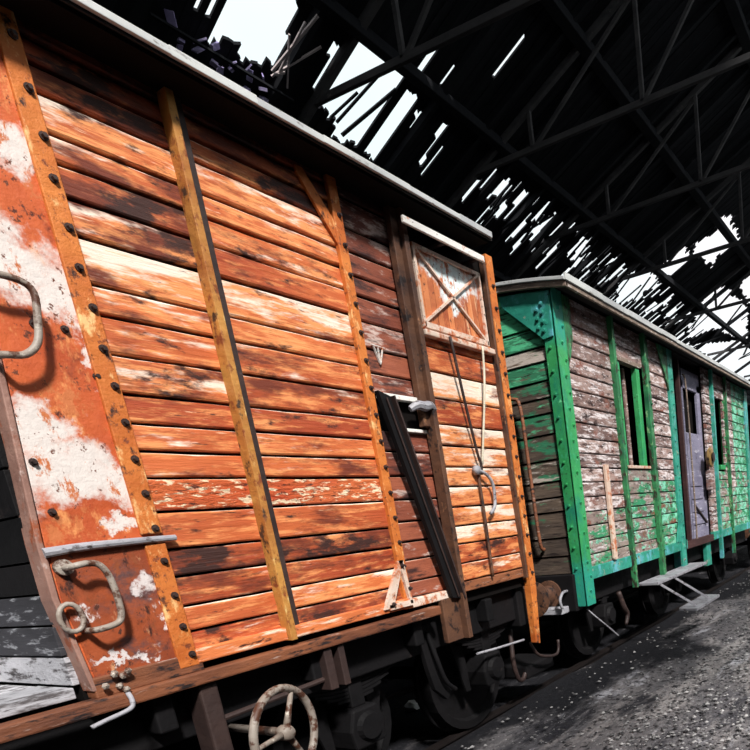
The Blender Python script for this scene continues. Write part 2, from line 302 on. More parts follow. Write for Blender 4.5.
TP = .45
def rz(y): return 6.9 + TP * (6.5 - y)
HOLES = [[(5.36,6.62),(5.33,5.76),(5.96,5.74),(5.95,6.58),(5.74,6.64),(5.57,6.58)],
 [(5.05,6.39),(5.0,5.9),(5.13,5.9),(5.13,6.46),(5.08,6.47)], [(5.22,6.3),(5.18,5.9),(5.28,5.9),(5.31,6.49),(5.26,6.5)],
 [(6.72,5.74),(7.49,5.76),(7.49,6.86),(7.10,6.84),(7.0,6.7),(6.72,6.66)],
 [(7.59,5.9),(7.85,5.9),(7.85,6.86),(7.59,6.86)], [(7.93,6.03),(8.01,6.01),(8.14,6.4),(8.07,6.41)], [(8.42,5.98),(8.52,5.98),(8.56,6.6),(8.46,6.61)],
 [(7.44,5.69),(7.55,5.6),(7.56,5.35),(7.68,5.4),(7.66,5.79)], [(8.0,5.66),(7.98,5.38),(8.12,5.38),(8.2,5.66)],
 [(6.5,6.02),(6.57,5.98),(6.6,6.5),(6.53,6.53)], [(5.96,6.52),(5.96,5.9),(6.02,5.84),(6.04,6.5)], [(6.12,6.5),(6.1,6.0),(6.16,5.95),(6.2,6.4)],
 [(16.26,5.8),(16.39,4.97),(17.21,5.02),(17.06,5.77)],
 [(16.52,4.82),(16.94,4.32),(16.44,4.15),(16.48,3.98),(16.88,3.87),(17.36,3.99),(18.05,3.98),(18.35,4.08),(18.08,4.62),(18.5,4.8),(17.96,4.87),(17.15,4.95)],
 [(20.31,5.85),(19.68,5.49),(19.89,4.96),(21.06,4.95),(21.68,4.92),(22.91,4.91),(25.83,5.64),(23.93,5.89),(22.36,6.04),(21.93,6.67),(21.15,6.51)],
 [(16.35,6.88),(15.03,6.19),(15.91,6.02),(15.99,5.77),(17.09,5.93),(16.42,6.85)],
 [(22.27,6.82),(25.83,5.64),(27.47,5.48),(36,5.6),(36,7.18),(31.43,7.06),(26.73,6.99)], [(20.49,4.56),(20.73,4.27),(23.33,4.87),(22.1,4.82)]]
SLITS = [([(10.2,6.9),(9.98,6.14),(10.22,5.95),(10.84,5.93),(11.75,5.95),(13.62,5.95),(15.41,5.8),(17.83,5.86),(21.12,6.08),(22.27,6.9),(18.81,7.29),(15.48,7.1),(13.37,7.05),(12.05,7.16)], .60),
 ([(8.5,6.3),(9.19,5.95),(9.94,6.07),(10.2,6.74),(8.7,6.75)], .22), ([(8.2,4.9),(8.2,4.6),(9.3,4.6),(9.4,5.4),(8.9,5.4)], .10)]
def inside(x, y, p):
    c = False; n = len(p)
    for i in range(n):
        x1, y1 = p[i]; x2, y2 = p[(i + 1) % n]
        if (y1 > y) != (y2 > y) and x < (x2 - x1) * (y - y1) / (y2 - y1) + x1: c = not c
    return c
rb = MB(); x = -6.0; col = 0; RY0, RY1 = -1.0, 8.3
while x < 40:
    w_ = .06 if 4.9 < x < 9.9 else (random.Random(int(x * 977)).uniform(.035, .10) if 9.9 <= x < 17 else (.13 if x < 23 else .26))
    cx = x + w_ / 2; ys = []; st = .06; n = int((RY1 - RY0) / st); rs = random.Random(col); jx = rs.uniform(-.05, .05); thin = rs.random()
    slit_on = {}
    for k in range(n):
        y = RY0 + st * (k + .5); op = False
        for p in HOLES:
            if inside(cx, y + jx, p): op = True
        if not op:
            for p, dn_ in SLITS:
                if inside(cx, y, p):
                    rq = random.Random(col * 131 + 5)
                    if rq.random() < dn_ * 1.45:
                        a_ = rq.uniform(5.7, 6.6); b_ = a_ + rq.uniform(.2, .9)
                        if a_ < y < b_ or (y < 5.5 and rq.random() < .3): op = True
        if op and x > 12 and rs.random() < .0: op = False
        ys.append(op)
    k = 0
    while k < n:
        if not ys[k]:
            j = k
            while j < n and not ys[j]: j += 1
            ya, yb = RY0 + st * k, RY0 + st * j; ov = .004
            e1, e2 = (rs.uniform(-.05, .05) if k else 0), (rs.uniform(-.05, .05) if j < n else 0)
            xa, xb = x - ov, x + w_ + ov; dz = rs.uniform(-.01, .01)
            P_ = [(xa, ya, rz(ya) + dz), (xb, ya + e1, rz(ya + e1) + dz), (xb, yb + e2, rz(yb + e2) + dz), (xa, yb, rz(yb) + dz)]
            rb.hexa([Vector(p) for p in P_] + [Vector(p) + Vector((0, 0, .03)) for p in P_], (rs.random(), 0, 0)); k = j
        else: k += 1
    x += w_; col += 1
tag(rb.build('ceiling', M['soot']), kind='structure')
# purlins along the hall and common rafters under the boards
n_trim = 0
for yp, s_ in ((7.45, .12), (5.66, .13), (4.1, .16), (2.4, .16), (.7, .16), (-.9, .2)):
    n_trim += 1
    tag(MB().box(-6, 40, yp - s_ / 2, yp + s_ / 2, rz(yp) - .17, rz(yp) - .04).build('trim_%d' % n_trim, M['soot'], bevel=.01), kind='structure')
cr = MB()
for k in range(46):
    xx = -5 + k * .93 + rnd(-.06, .06)
    if 5.2 < xx < 5.95 or 6.7 < xx < 7.5 or 16.2 < xx < 18.4 or (xx > 14 and k % 3): continue
    cr.bar((xx, 7.9, rz(7.9) - .06), (xx + rnd(-.03, .03), -1, rz(-1) - .06), .07, .10, pv=(rnd(0, 1), 0, 0))
n_trim += 1; tag(cr.build('trim_%d' % n_trim, M['soot']), kind='structure')

# roof trusses
def truss(X, label, grp, z0=6.9, sl=.0):
    t = thing('roof_truss', (X, 3.5, 6.9), label, 'roof truss', grp)
    MB().bar((X, 7.0, z0), (X, -2.2, z0 - 9.2 * sl), .06, .08).build('tie_beam', M['beam'], t, .008)
    MB().bar((X, 7.6, rz(7.6) - .08), (X, -1, rz(-1) - .08), .08, .09).build('rafter', M['beam'], t, .008)
    for y in (5.1, 3.3, 1.4): MB().bar((X, y, z0 - (7 - y) * sl), (X, y, rz(y) - .10), .06, .06).build('post', M['beam'], t, .006)
    for y, y2 in ((5.1, 3.3), (3.3, 1.4), (1.4, -.6)): MB().bar((X + .02, y, z0 - (7 - y) * sl), (X + .02, y2, rz(y2) - .15), .05, .05).build('strut', M['beam'], t, .006)
    return t
tg = 'timber trusses under the shed roof'
truss(6.6, 'timber roof truss whose tie beam crosses the bright gap above the orange wagon', tg, 6.82, .07)
truss(9.4, 'timber roof truss whose tie beam meets the far end of the orange wagon roof', tg, 6.97, .02)
truss(12.1, 'timber roof truss above the near corner of the green wagon', tg)
for X, lb in ((3.8, 'dark timber roof truss over the ochre post of the orange wagon'), (1.0, 'nearest timber roof truss, above the corner sheet of the orange wagon')): truss(X, lb, tg)
for X, lb in ((15.2, 'timber roof truss above the window of the green wagon'), (19.5, 'timber roof truss just before the large ragged far roof gap'), (25, 'distant timber roof truss crossing the far bright gaps'), (31, 'farthest timber roof truss, low at the right edge')): truss(X, lb, tg)
# broken laths hanging in the roof gaps
def lath(x, y, x2, y2, w_, m_, lab, dz=-.08, dz2=-.08):
    a = (x, y, rz(y) + dz); b = (x2, y2, rz(y2) + dz2)
    tag(MB().bar(a, b, w_, .018, up=(0, .41, .91), pv=(rnd(0, 1), 0, 0)).build('broken_lath', M[m_], loc=a), lab, 'lath', 'broken laths in the roof gaps')
L1 = 'pale split lath dangling beside the large bright roof gap over the orange wagon'
LP = iter(('pale lath slanting up from the heap, leftmost beside the first bright roof gap', 'pale lath standing nearly straight beside the first bright roof gap', 'short pale lath lying flat across the foot of the dangling laths', 'pale lath leaning far right beside the first bright roof gap', 'thin pale lath crossing the other dangling laths'))
for a in ((5.98, 6.5, 6.10, 5.78, .028), (6.05, 6.52, 6.02, 5.9, .02), (6.14, 6.42, 6.0, 6.5, .02), (6.0, 6.55, 6.3, 6.0, .02), (5.95, 6.1, 6.2, 6.55, .018)):
    lath(*a[:5], 'lath', next(LP), -.10, -.12)
LD = iter(('thin dark lath in the bright gap crossed by the tie beam, middle of three', 'thickest dark lath leaning across the bright gap crossed by the tie beam', 'short dark lath at the left of the bright gap crossed by the tie beam'))
for a in ((6.98, 6.62, 7.12, 5.85, .035), (7.14, 6.72, 7.42, 5.92, .05), (6.88, 6.6, 7.0, 6.2, .03)): lath(*a[:5], 'soot', next(LD))
L3 = 'thin dark lath among the many bright slits beyond the orange wagon'
for k in range(40):
    xx = 10 + 12 * (k + rnd(0, .8)) / 40; yy = rnd(6.5, 7.0); lath(xx, yy, xx + rnd(-.45, .45), yy - rnd(.5, 1.0), rnd(.03, .06), 'soot', L3, -.05 - .03 * (k % 6), -.05 - .03 * (k % 6))
L4 = 'dark broken timber crossing the large far roof gaps over the green wagon'
for k in range(12):
    xx = rnd(18.5, 32); yy = rnd(4.6, 6.8); lath(xx, yy, xx + rnd(-2, 2), yy - rnd(.3, 1.3), rnd(.05, .11), 'soot', L4, -.05 - .04 * (k % 6), -.05 - .04 * (k % 6))
n_trim += 1
sb = MB()
for yy in (6.60, 6.86): sb.bar((4.7, yy, rz(yy) - .165), (6.3, yy, rz(yy) - .165), .03, .025)
tag(sb.build('trim_%d' % n_trim, M['soot']), kind='structure')
for k in range(18):       # slipped slates heaped at the eave by the first gap
    xx = 4.95 + k * .065; yy = 6.62 + .09 * (k % 3) + rnd(-.03, .03)
    a = Vector((xx, yy, rz(yy) - .10 - .03 * (k % 2))); b = a + Vector((rnd(-.08, .08), rnd(-.1, .1), rnd(-.03, .09)))
    tag(MB().bar(a, b + Vector((.02, 0, 0)), rnd(.05, .09), rnd(.012, .03), up=(rnd(-1, 1), rnd(-1, 1), 1)).build('roof_slate', M['tile'], loc=a), 'slipped purple-grey slate in the heap below the first bright roof gap', 'slate', 'slates heaped at the eave')

# ------------------------------------------------------------ tracks
for y, nm in ((3.16, 'near'), (4.66, 'far')):
    GR = GZ - .075; pr = [(y - .07, GR), (y + .07, GR), (y + .07, GR + .015), (y + .015, GR + .03), (y + .015, GR + .085), (y + .035, GR + .095), (y + .035, GR + .12), (y - .035, GR + .12), (y - .035, GR + .095), (y - .015, GR + .085), (y - .015, GR + .03), (y - .07, GR + .015)]
    tag(MB().prismx(pr, -4, 34).build('rail', M['rail'], loc=(0, y, GR)), '%s rail of the track under the wagons' % nm, 'rail', 'rails')
# ------------------------------------------------------------ shared wagon bits
bolt_me = None
def bolts(parent, pts, m_='iron', r=.014, axis=(0, -1, 0), nm='bolt'):
    me0 = None
    for p in pts:
        if me0 is None:
            p = Vector(p); q = p + Vector(axis) * .018
            o = MB().cyl(p, p + Vector(axis) * .006, r * 1.35, 10).cyl(p + Vector(axis) * .006, q, r, 6, r * .8).build(nm, M[m_], parent, loc=p - wloc(parent))
            me0 = o
        else:
            c = me0.copy(); C.objects.link(c); c.location = Vector(p) - wloc(parent)
def wheelset(X, root, zc=.36, r=.43):
    for y, s_ in ((3.16, 1), (4.66, -1)):
        yo = y - .06 * s_
        wm = MB().lathe((X, yo, zc), (0, s_, 0), [(0, r - .06), (0, r), (.10, r), (.10, r + .03), (.13, r + .03), (.13, r - .07), (.10, r - .08), (.10, .12), (.16, .11), (.16, .03), (-.02, .03), (-.02, .11), (.04, .12), (.04, r - .08), (0, r - .06)])
        wh = wm.build('wheel', M['black'], root, smooth=False)
    MB().cyl((X, 2.9, zc), (X, 4.95, zc), .055, 16).build('axle', M['black'], root)
def axle_gear(X, root, zc=.42, Y=2.92, zt=.86):
    # axle box, W-shaped guard plate and leaf spring
    ab = MB().prism([(X - .11, zc - .12), (X + .11, zc - .12), (X + .13, zc), (X + .09, zc + .12), (X - .09, zc + .12), (X - .13, zc)], Y - .10, Y + .12)
    a = ab.build('axle_box', M['black'], root, .015)
    MB().cyl((X, Y - .13, zc), (X, Y - .10, zc), .075, 18, .09).build('axle_box_cover', M['black'], a)
    gp = MB().prism([(X - .34, zt), (X + .34, zt), (X + .19, zc - .14), (X + .14, zc - .14), (X + .16, zt - .12), (X - .16, zt - .12), (X - .14, zc - .14), (X - .19, zc - .14)], Y + .05, Y + .07)
    gp.build('axle_guard', M['black'], root)
    sp = MB()
    for k in range(6):
        hl = .48 - k * .07; pts = [(X + hl * u, Y - .01, zc + .17 + .028 * k * 0 + .022 * (5 - k) + .11 * u * u * (hl / .48) ** 2) for u in [i / 6 for i in range(-6, 7)]]
        for p, q in zip(pts, pts[1:]): sp.bar(p, q, .07, .018)
    s_ = sp.build('leaf_spring', M['black'], root)
    MB().box(X - .05, X + .05, Y - .055, Y + .04, zc + .12, zc + .31).build('spring_buckle', M['black'], s_, .008)
def buffer(X, Y, Z, d, root):
    b = MB().lathe((X, Y, Z), (d, 0, 0), [(0, .001), (0, .13), (.02, .13), (.03, .085), (.16, .075), (.17, .045), (.27, .045), (.27, .16), (.30, .17), (.315, .12), (.32, .001)], 24)
    return b.build('buffer', M['brown_iron'], root, smooth=False)

# ------------------------------------------------------------ orange freight wagon
Y0 = 2.7
o1 = thing('freight_wagon', (2.5, 3.95, GZ), 'large orange plank-sided freight wagon with rusted corner sheet, nearest on the track', 'railway wagon')
gaps = [1.10, 1.19, 1.297, 1.42, 1.532, 1.685, 1.818, 1.921, 2.026, 2.135, 2.275, 2.413, 2.516, 2.675, 2.797, 2.905, 2.998, 3.12, 3.21, 3.29, 3.40]
# (tint, worn, dark) for the two bays left / right of the ochre post, bottom to top
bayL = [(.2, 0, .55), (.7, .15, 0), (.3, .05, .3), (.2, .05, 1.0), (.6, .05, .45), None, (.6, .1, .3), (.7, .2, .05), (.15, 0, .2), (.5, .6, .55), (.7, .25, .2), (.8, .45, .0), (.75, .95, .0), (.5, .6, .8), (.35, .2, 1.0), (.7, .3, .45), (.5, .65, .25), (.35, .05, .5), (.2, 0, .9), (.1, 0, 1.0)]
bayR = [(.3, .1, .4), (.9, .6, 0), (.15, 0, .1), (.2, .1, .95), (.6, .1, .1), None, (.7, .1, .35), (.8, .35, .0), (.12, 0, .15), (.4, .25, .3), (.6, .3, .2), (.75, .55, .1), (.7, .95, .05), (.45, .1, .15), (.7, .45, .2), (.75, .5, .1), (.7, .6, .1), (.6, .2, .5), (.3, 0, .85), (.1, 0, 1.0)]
def planks(mb, x0, x1, zs, pvs, y=Y0, mb2=None, n=1, lap=.006, gap=.011):
    for k, (a, b) in enumerate(zip(zs, zs[1:])):
        p = pvs[k % len(pvs)]; tgt = mb
        if p is None: tgt = mb2; p = (.5, .3, .2)
        seg = max(1, int((x1 - x0) / .12)); xs = [x0 + (x1 - x0) * i / seg for i in range(seg + 1)]
        # a lapped board with slightly wavy edges, as one strip of joined segments
        vs = []; al = []
        dy = rnd(-.003, .003)
        for i, xx in enumerate(xs):
            ja, jb = rnd(-.0016, .0016), rnd(-.0016, .0016); yb = y - lap + dy + rnd(-.001, .001); yt = y + dy
            a_, b_ = a + gap / 2 + ja, b - gap / 2 + jb
            ring = [(xx, y + .03, a_), (xx, yb + .004, a_), (xx, yb, a_ + .006), (xx, yt, b_ - .007), (xx, yt + .008, b_), (xx, y + .03, b_)]
            vs += ring; al += [0, 0, .02, .95, 1, 1]
        fs = []
        for i in range(seg):
            for q in range(6): fs.append((i * 6 + q, i * 6 + (q + 1) % 6, (i + 1) * 6 + (q + 1) % 6, (i + 1) * 6 + q))
        fs += [tuple(range(6)), tuple(reversed(range(seg * 6, seg * 6 + 6)))]
        tgt.add(vs, fs, (min(1, max(0, p[0] + rnd(-.06, .06))), p[1], p[2]), al)
pm, fm = MB(), MB()
planks(pm, 1.41, 1.90, gaps, bayL, mb2=fm); planks(pm, 1.90, 2.72, gaps, bayR, mb2=fm)
sp_ = pm.build('side_planking', M['plank'], o1)
fm.build('flaking_board', M['flaky'], sp_)['label'] = 'board with cracked flaking paint'
bd = MB()
bd.box(1.05, 4.10, 2.745, 2.80, .98, 3.34); bd.box(1.05, 4.10, 5.15, 5.2, .98, 3.34); bd.box(1.05, 1.10, 2.8, 5.15, .98, 3.34); bd.box(4.05, 4.10, 2.8, 5.15, .98, 3.34); bd.box(1.05, 4.10, 2.8, 5.15, .98, 1.05)
bd.build('body_shell', M['dark_in'], o1)
# recessed bay between the two posts
dz_ = [1.10, 1.20, 1.33, 1.44, 1.56, 1.69, 1.83, 1.97, 2.09]
du = [2.285, 2.40, 2.53, 2.67, 2.80, 2.90, 3.02, 3.14, 3.287, 3.40]
dm = MB()
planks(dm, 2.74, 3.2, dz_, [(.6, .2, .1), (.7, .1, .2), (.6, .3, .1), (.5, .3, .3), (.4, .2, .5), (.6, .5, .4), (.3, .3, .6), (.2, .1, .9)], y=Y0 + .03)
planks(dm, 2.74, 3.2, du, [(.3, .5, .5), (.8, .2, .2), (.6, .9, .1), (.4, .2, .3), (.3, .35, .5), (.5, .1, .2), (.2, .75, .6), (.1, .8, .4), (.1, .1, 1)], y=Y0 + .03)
dm.build('recessed_planking', M['door_plank'], o1)
# right leaf
# whitened boards carry a high second value
zr = [1.13, 1.25, 1.38, 1.50, 1.625, 1.757, 1.885, 2.02, 2.152, 2.31, 2.47, 2.62, 2.74]
rm = MB()
planks(rm, 3.24, 4.03, zr, [(.6, .5, .2), (.3, .1, .3), (.7, .95, 0), (.5, .8, 0), (.6, .7, 0), (.6, .95, 0), (.5, .8, 0), (.6, .9, 0), (.3, .15, .15), (.9, 1.7, 0), (.4, .1, .15), (.5, .1, .2)], y=Y0)
rm.build('door_planking', M['plank'], o1)
# shutter
sh = MB()
for k in range(12):
    xa = 3.265 + k * .0555; sh.box(xa, xa + .052, Y0 - .012 + rnd(-.002, .002), Y0 + .02, 2.72, 3.19, (rnd(0, 1), 0, 0))
shut = sh.build('shutter', M['shutter'], o1, .003)
for nm_, p, q, w_, h_ in (('frame_rail', (3.27, 2.735), (3.93, 2.735), .02, .035), ('frame_rail', (3.27, 3.18), (3.93, 3.18), .02, .022), ('frame_stile', (3.272, 2.72), (3.272, 3.19), .022, .02), ('frame_stile', (3.925, 2.72), (3.925, 3.19), .022, .02)):
    MB().bar((p[0], Y0 - .02, p[1]), (q[0], Y0 - .02, q[1]), w_, h_, up=(0, 0, 1) if nm_ == 'frame_rail' else (0, 1, 0)).build(nm_, M['pale'], shut, .002)
for a, b in (((3.28, 3.17), (3.91, 2.75)), ((3.91, 3.17), (3.28, 2.75))):
    MB().bar((a[0], Y0 - .018, a[1]), (b[0], Y0 - .018, b[1]), .014, .026, up=(0, 1, 0)).build('cross_batten', M['pale'], shut)
dr_ = MB().box(3.10, 3.87, Y0 - .13, Y0 - .112, 3.212, 3.252).build('slide_rail', M['white'], o1, .004)
for xx in (3.16, 3.5, 3.84): MB().box(xx, xx + .03, Y0 - .112, Y0 + .05, 3.235, 3.25).build('rail_bracket', M['iron'], dr_)
MB().box(3.24, 3.97, Y0 - .05, Y0, 2.665, 2.70).build('shutter_ledge', M['pale'], o1, .006)
# corner sheet (bent iron), ridge, flanges
cs = MB().prism([(1.17, 3.42), (1.135, 2.9), (1.10, 2.3), (1.05, 1.60), (1.045, 1.40), (1.075, 1.05), (1.42, 1.05), (1.41, 3.42)], Y0 - .018, Y0 + .04)
sheet = cs.build('corner_sheet', M['corner_sheet'], o1, .004)
MB().prism([(1.055, 1.57), (1.05, 1.40), (1.08, 1.07), (1.37, 1.07), (1.365, 1.57)], Y0 - .021, Y0 - .01).build('lower_sheet', M['low_sheet'], o1)['label'] = 'browner lower sheet of the corner'
MB().tube([(1.035, Y0 - .03, 1.562), (1.15, Y0 - .035, 1.572), (1.3, Y0 - .035, 1.576), (1.48, Y0 - .03, 1.578)], [.018, .016, .014, .012], 10).build('sheet_ridge', M['ridge'], sheet)
MB().prism([(1.165, 3.42), (1.13, 2.9), (1.095, 2.3), (1.045, 1.60), (1.04, 1.40), (1.07, 1.05), (1.055, 1.05), (1.02, 1.40), (1.025, 1.60), (1.075, 2.3), (1.11, 2.9), (1.15, 3.42)], Y0 - .03, Y0 + .06).build('edge_flange', M['flange'], sheet, .004)
fl = MB()
for za, zb in ((1.05, 1.56), (1.60, 3.38)):
    la, lb = [1.365 - .025 * (z - 1.05) / 2.35 for z in (za, zb)]; ra, rb_ = [1.445 - .036 * (z - 1.05) / 2.35 for z in (za, zb)]
    fl.hexa([(la, Y0 - .032, za), (ra, Y0 - .032, za), (ra, Y0 - .015, za), (la, Y0 - .015, za), (lb, Y0 - .032, zb), (rb_, Y0 - .032, zb), (rb_, Y0 - .015, zb), (lb, Y0 - .015, zb)])
a1 = fl.build('angle_iron', M['rust_strip'], o1, .004)
bolts(a1, [(1.421 - .033 * (z - 1.1) / 2.1 + rnd(-.004, .004), Y0 - .032, z) for z in (3.25, 3.10, 2.96, 2.83, 2.68, 2.55, 2.42, 2.28, 2.15, 2.02, 1.885, 1.755, 1.62, 1.49, 1.35, 1.22, 1.10)], r=.0105)
bolts(sheet, [(1.235, Y0 - .018, 3.0), (1.22, Y0 - .018, 2.85), (1.30, Y0 - .018, 2.33), (1.21, Y0 - .018, 2.33), (1.09, Y0 - .018, 1.87), (1.10, Y0 - .018, 1.70), (1.36, Y0 - .018, 2.18)], r=.0095)
# grab handles on the sheet
def grab(pts, parent, r=.017, m_='grab'):
    return MB().tube(pts, r, 10).build('grab_handle', M[m_], parent, smooth=True)
gy = Y0 - .09
grab([(1.07, Y0 - .02, 2.43), (1.09, gy, 2.44), (1.17, gy, 2.44), (1.205, gy, 2.41), (1.195, gy, 2.33), (1.175, gy, 2.25), (1.13, gy, 2.205), (1.07, gy, 2.195), (1.06, Y0 - .02, 2.20)], sheet, .0115)
gh = grab([(1.075, Y0 - .02, 1.505), (1.085, gy, 1.507), (1.13, gy, 1.512), (1.165, gy, 1.50), (1.185, gy, 1.45), (1.19, gy, 1.36), (1.185, gy, 1.31), (1.165, gy, 1.285), (1.10, gy, 1.275), (1.085, Y0 - .02, 1.275)], sheet, .0115)
MB().lathe((1.08, Y0 - .02, 1.507), (0, -1, 0), [(0, .001), (0, .03), (.02, .028), (.03, .001)], 14).build('handle_foot', M['grab'], gh)
MB().tube([(1.05 + .035 * math.cos(t), Y0 - .05, 1.33 + .05 * math.sin(t)) for t in [2 * PI * i / 16 for i in range(16)]], .009, 8, closed=True).build('lashing_ring', M['grab'], sheet, smooth=True)
# ochre channel post
po = MB(); po.box(1.868, 1.884, Y0 - .055, Y0, 1.05, 3.32); po.box(1.868, 1.903, Y0 - .062, Y0 - .05, 1.05, 3.32)
po.build('ochre_post', M['yellow_rust'], o1, .004)
MB().box(1.884, 1.952, Y0 - .03, Y0, 1.05, 3.36).build('shaded_post_flange', M['iron'], o1, .004)  # dark colour paints the shaded right side of the ochre post
# riveted thin post and its gusset
p3 = MB().box(2.675, 2.735, Y0 - .03, Y0 + .0, 1.05, 3.36).build('riveted_post', M['rust_strip'], o1, .004)
bolts(p3, [(2.712, Y0 - .03, 1.16 + .142 * k) for k in range(15)], r=.0095)
MB().prism([(2.69, 2.98), (2.69, 3.10), (2.53, 3.30), (2.49, 3.30), (2.49, 3.27)], Y0 - .024, Y0 - .008).build('gusset', M['rust_strip'], o1)
# triangular pale bracket at the sill
br = MB().prism([(2.66, 1.34), (2.70, 1.34), (2.68, 1.30), (2.56, 1.08), (2.49, 1.08)], Y0 - .05, Y0 - .03).prism([(2.66, 1.34), (2.70, 1.34), (2.72, 1.08), (2.70, 1.08), (2.67, 1.3)], Y0 - .05, Y0 - .03).box(2.53, 2.73, Y0 - .05, Y0 - .03, 1.07, 1.10)
b_ = br.build('corner_bracket', M['pale'], o1); b_['label'] = 'pale triangular bracket'
bolts(b_, [(2.68, Y0 - .05, 1.31), (2.71, Y0 - .05, 1.17), (2.56, Y0 - .05, 1.10)], r=.0095)
# dark door post (channel) reaching below the sill
dp = MB(); dp.box(3.155, 3.195, Y0 - .07, Y0 + .01, .76, 3.40); dp.box(3.195, 3.235, Y0 - .03, Y0 + .01, .76, 3.40); dp.box(3.10, 3.16, Y0 - .035, Y0 + .01, 2.12, 3.38)
dpo = dp.build('door_post', M['brown_iron'], o1, .004)
bolts(dpo, [(3.215, Y0 - .03, 1.5 + .13 * k) for k in range(14)], r=.0105)
MB().box(3.0, 3.17, Y0 - .02, Y0 + .02, .76, 1.05).build('post_foot', M['brown_iron'], o1, .006)
# corner post with bolts
cp = MB(); cp.box(4.03, 4.11, Y0 - .035, Y0 + .03, .98, 3.34)
cp.hexa([(4.02, Y0 - .02, .52), (4.08, Y0 - .02, .50), (4.08, Y0 + .03, .50), (4.02, Y0 + .03, .52), (4.03, Y0 - .035, .98), (4.11, Y0 - .035, .98), (4.11, Y0 + .03, .98), (4.03, Y0 + .03, .98)])
cpo = cp.build('corner_post', M['rust_strip'], o1, .004)
bolts(cpo, [(4.07, Y0 - .035, 1.08 + .147 * k) for k in range(15)], r=.0105)
MB().box(3.985, 4.01, Y0 - .04, Y0, 1.05, 3.3).build('hinge_bar', M['brown_iron'], o1, .003)
# black opening edge, latch, dark diagonal brace
lt = MB().box(2.80, 3.17, Y0 - .01, Y0 + .03, 2.262, 2.29).box(2.86, 3.17, Y0 + .0, Y0 + .03, 2.085, 2.105)
lt.build('opening_edge', M['white'], o1, .003)
MB().tube([(3.0, Y0 - .03, 2.21), (3.05, Y0 - .05, 2.235), (3.10, Y0 - .06, 2.23), (3.15, Y0 - .06, 2.24), (3.2, Y0 - .05, 2.22)], [.018, .026, .03, .026, .016], 8).build('door_latch', M['ridge'], o1)
dg = MB()
dg.prism([(2.745, 2.285), (2.835, 2.262), (3.17, 1.03), (3.08, 1.05)], Y0 - .05, Y0 - .02)
dgo = dg.build('diagonal_brace', M['black'], o1)
MB().bar((2.835, Y0 - .065, 2.262), (3.172, Y0 - .065, 1.03), .012, .03, up=(0, 1, 0)).bar((2.79, Y0 - .06, 2.25), (3.125, Y0 - .06, 1.05), .010, .006, up=(0, 1, 0)).build('brace_flange', M['iron'], dgo)
# sill rails and frame
MB().box(1.44, 2.72, Y0 - .035, Y0 + .04, 1.055, 1.115, (.9, .5, 0)).build('sill_beam', M['sill'], o1, .006)
MB().box(1.06, 1.46, Y0 - .03, Y0 + .04, 1.02, 1.10, (.3, 0, .3)).build('sheet_sill', M['sill_low'], o1, .006)
MB().box(2.72, 3.15, Y0 - .01, Y0 + .04, 1.045, 1.10, (.7, .9, 0)).build('door_sill', M['pale'], o1, .006)
MB().box(3.235, 4.03, Y0 - .01, Y0 + .04, 1.06, 1.125, (.7, .5, 0)).build('door_bottom_rail', M['sill_low'], o1, .006)
MB().box(-1.2, 2.95, Y0 - .05, Y0 + .02, .965, 1.022).build('frame_rail', M['sill_low'], o1, .008)
MB().box(-1.2, 4.0, Y0 + .12, Y0 + .24, .72, .98).build('underframe_beam', M['black'], o1, .01)
MB().box(-1.2, 4.0, 4.9, 5.02, .72, .98).build('underframe_beam', M['black'], o1, .01)
for X in (1.25, 2.0, 2.75, 3.5): MB().box(X, X + .08, Y0 + .02, 5.1, .80, .965).build('cross_member', M['black'], o1, .01)
MB().box(3.98, 4.10, 2.78, 5.12, .66, .98).build('buffer_beam', M['black'], o1, .01)
# wagon roof
def roofm(x0, x1, y0, y1, z0, rise, th=.035, n=14):
    m_ = MB(); yc = (y0 + y1) / 2; hw = (y1 - y0) / 2
    P = [(y0 + (y1 - y0) * i / n) for i in range(n + 1)]; zz = [z0 + rise * (1 - ((y - yc) / hw) ** 2) for y in P]
    m_.prismx([(y, z) for y, z in zip(P, zz)] + [(y, z + th) for y, z in reversed(list(zip(P, zz)))], x0, x1); return m_
roofm(.2, 3.90, 2.51, 5.39, 3.335, .30).build('roof', M['roof_felt'], o1)
re_ = MB(); xx = .2
while xx < 3.84:
    x2 = min(3.88, xx + rnd(.3, .6)); re_.box(xx, x2 + .004, 2.493 + rnd(-.002, .002), 2.51, 3.345 + rnd(-.002, .002), 3.378 + rnd(-.003, .003), (rnd(0, 1), 0, 0)); xx = x2
re_.build('roof_edge_strip', M['roof_edge'], o1, .003)
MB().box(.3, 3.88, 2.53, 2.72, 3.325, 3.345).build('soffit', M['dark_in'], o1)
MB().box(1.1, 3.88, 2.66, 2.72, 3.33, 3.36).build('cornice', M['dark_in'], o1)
# latch rod, ring
MB().tube([(3.455, Y0 - .06, 2.69), (3.52, Y0 - .05, 2.3), (3.585, Y0 - .04, 1.98), (3.61, Y0 - .04, 1.90), (3.60, Y0 - .04, 1.83)], .010, 8).build('latch_rod', M['iron'], o1, smooth=True)
MB().tube([(3.585, Y0 - .02, 1.86), (3.575, Y0 - .03, 1.6), (3.57, Y0 - .03, 1.35), (3.565, Y0 - .03, 1.12)], .011, 8).build('bolt_rod', M['brown_iron'], o1, smooth=True)
MB().tube([(3.56, Y0 - .04, 1.86), (3.64, Y0 - .05, 1.83), (3.70, Y0 - .05, 1.76), (3.69, Y0 - .05, 1.62), (3.62, Y0 - .05, 1.56)], .012, 8).lathe((3.56, Y0 - .02, 1.86), (0, -1, 0), [(0, .001), (0, .035), (.03, .03), (.035, .001)], 12).build('hasp', M['ridge'], o1, smooth=True)
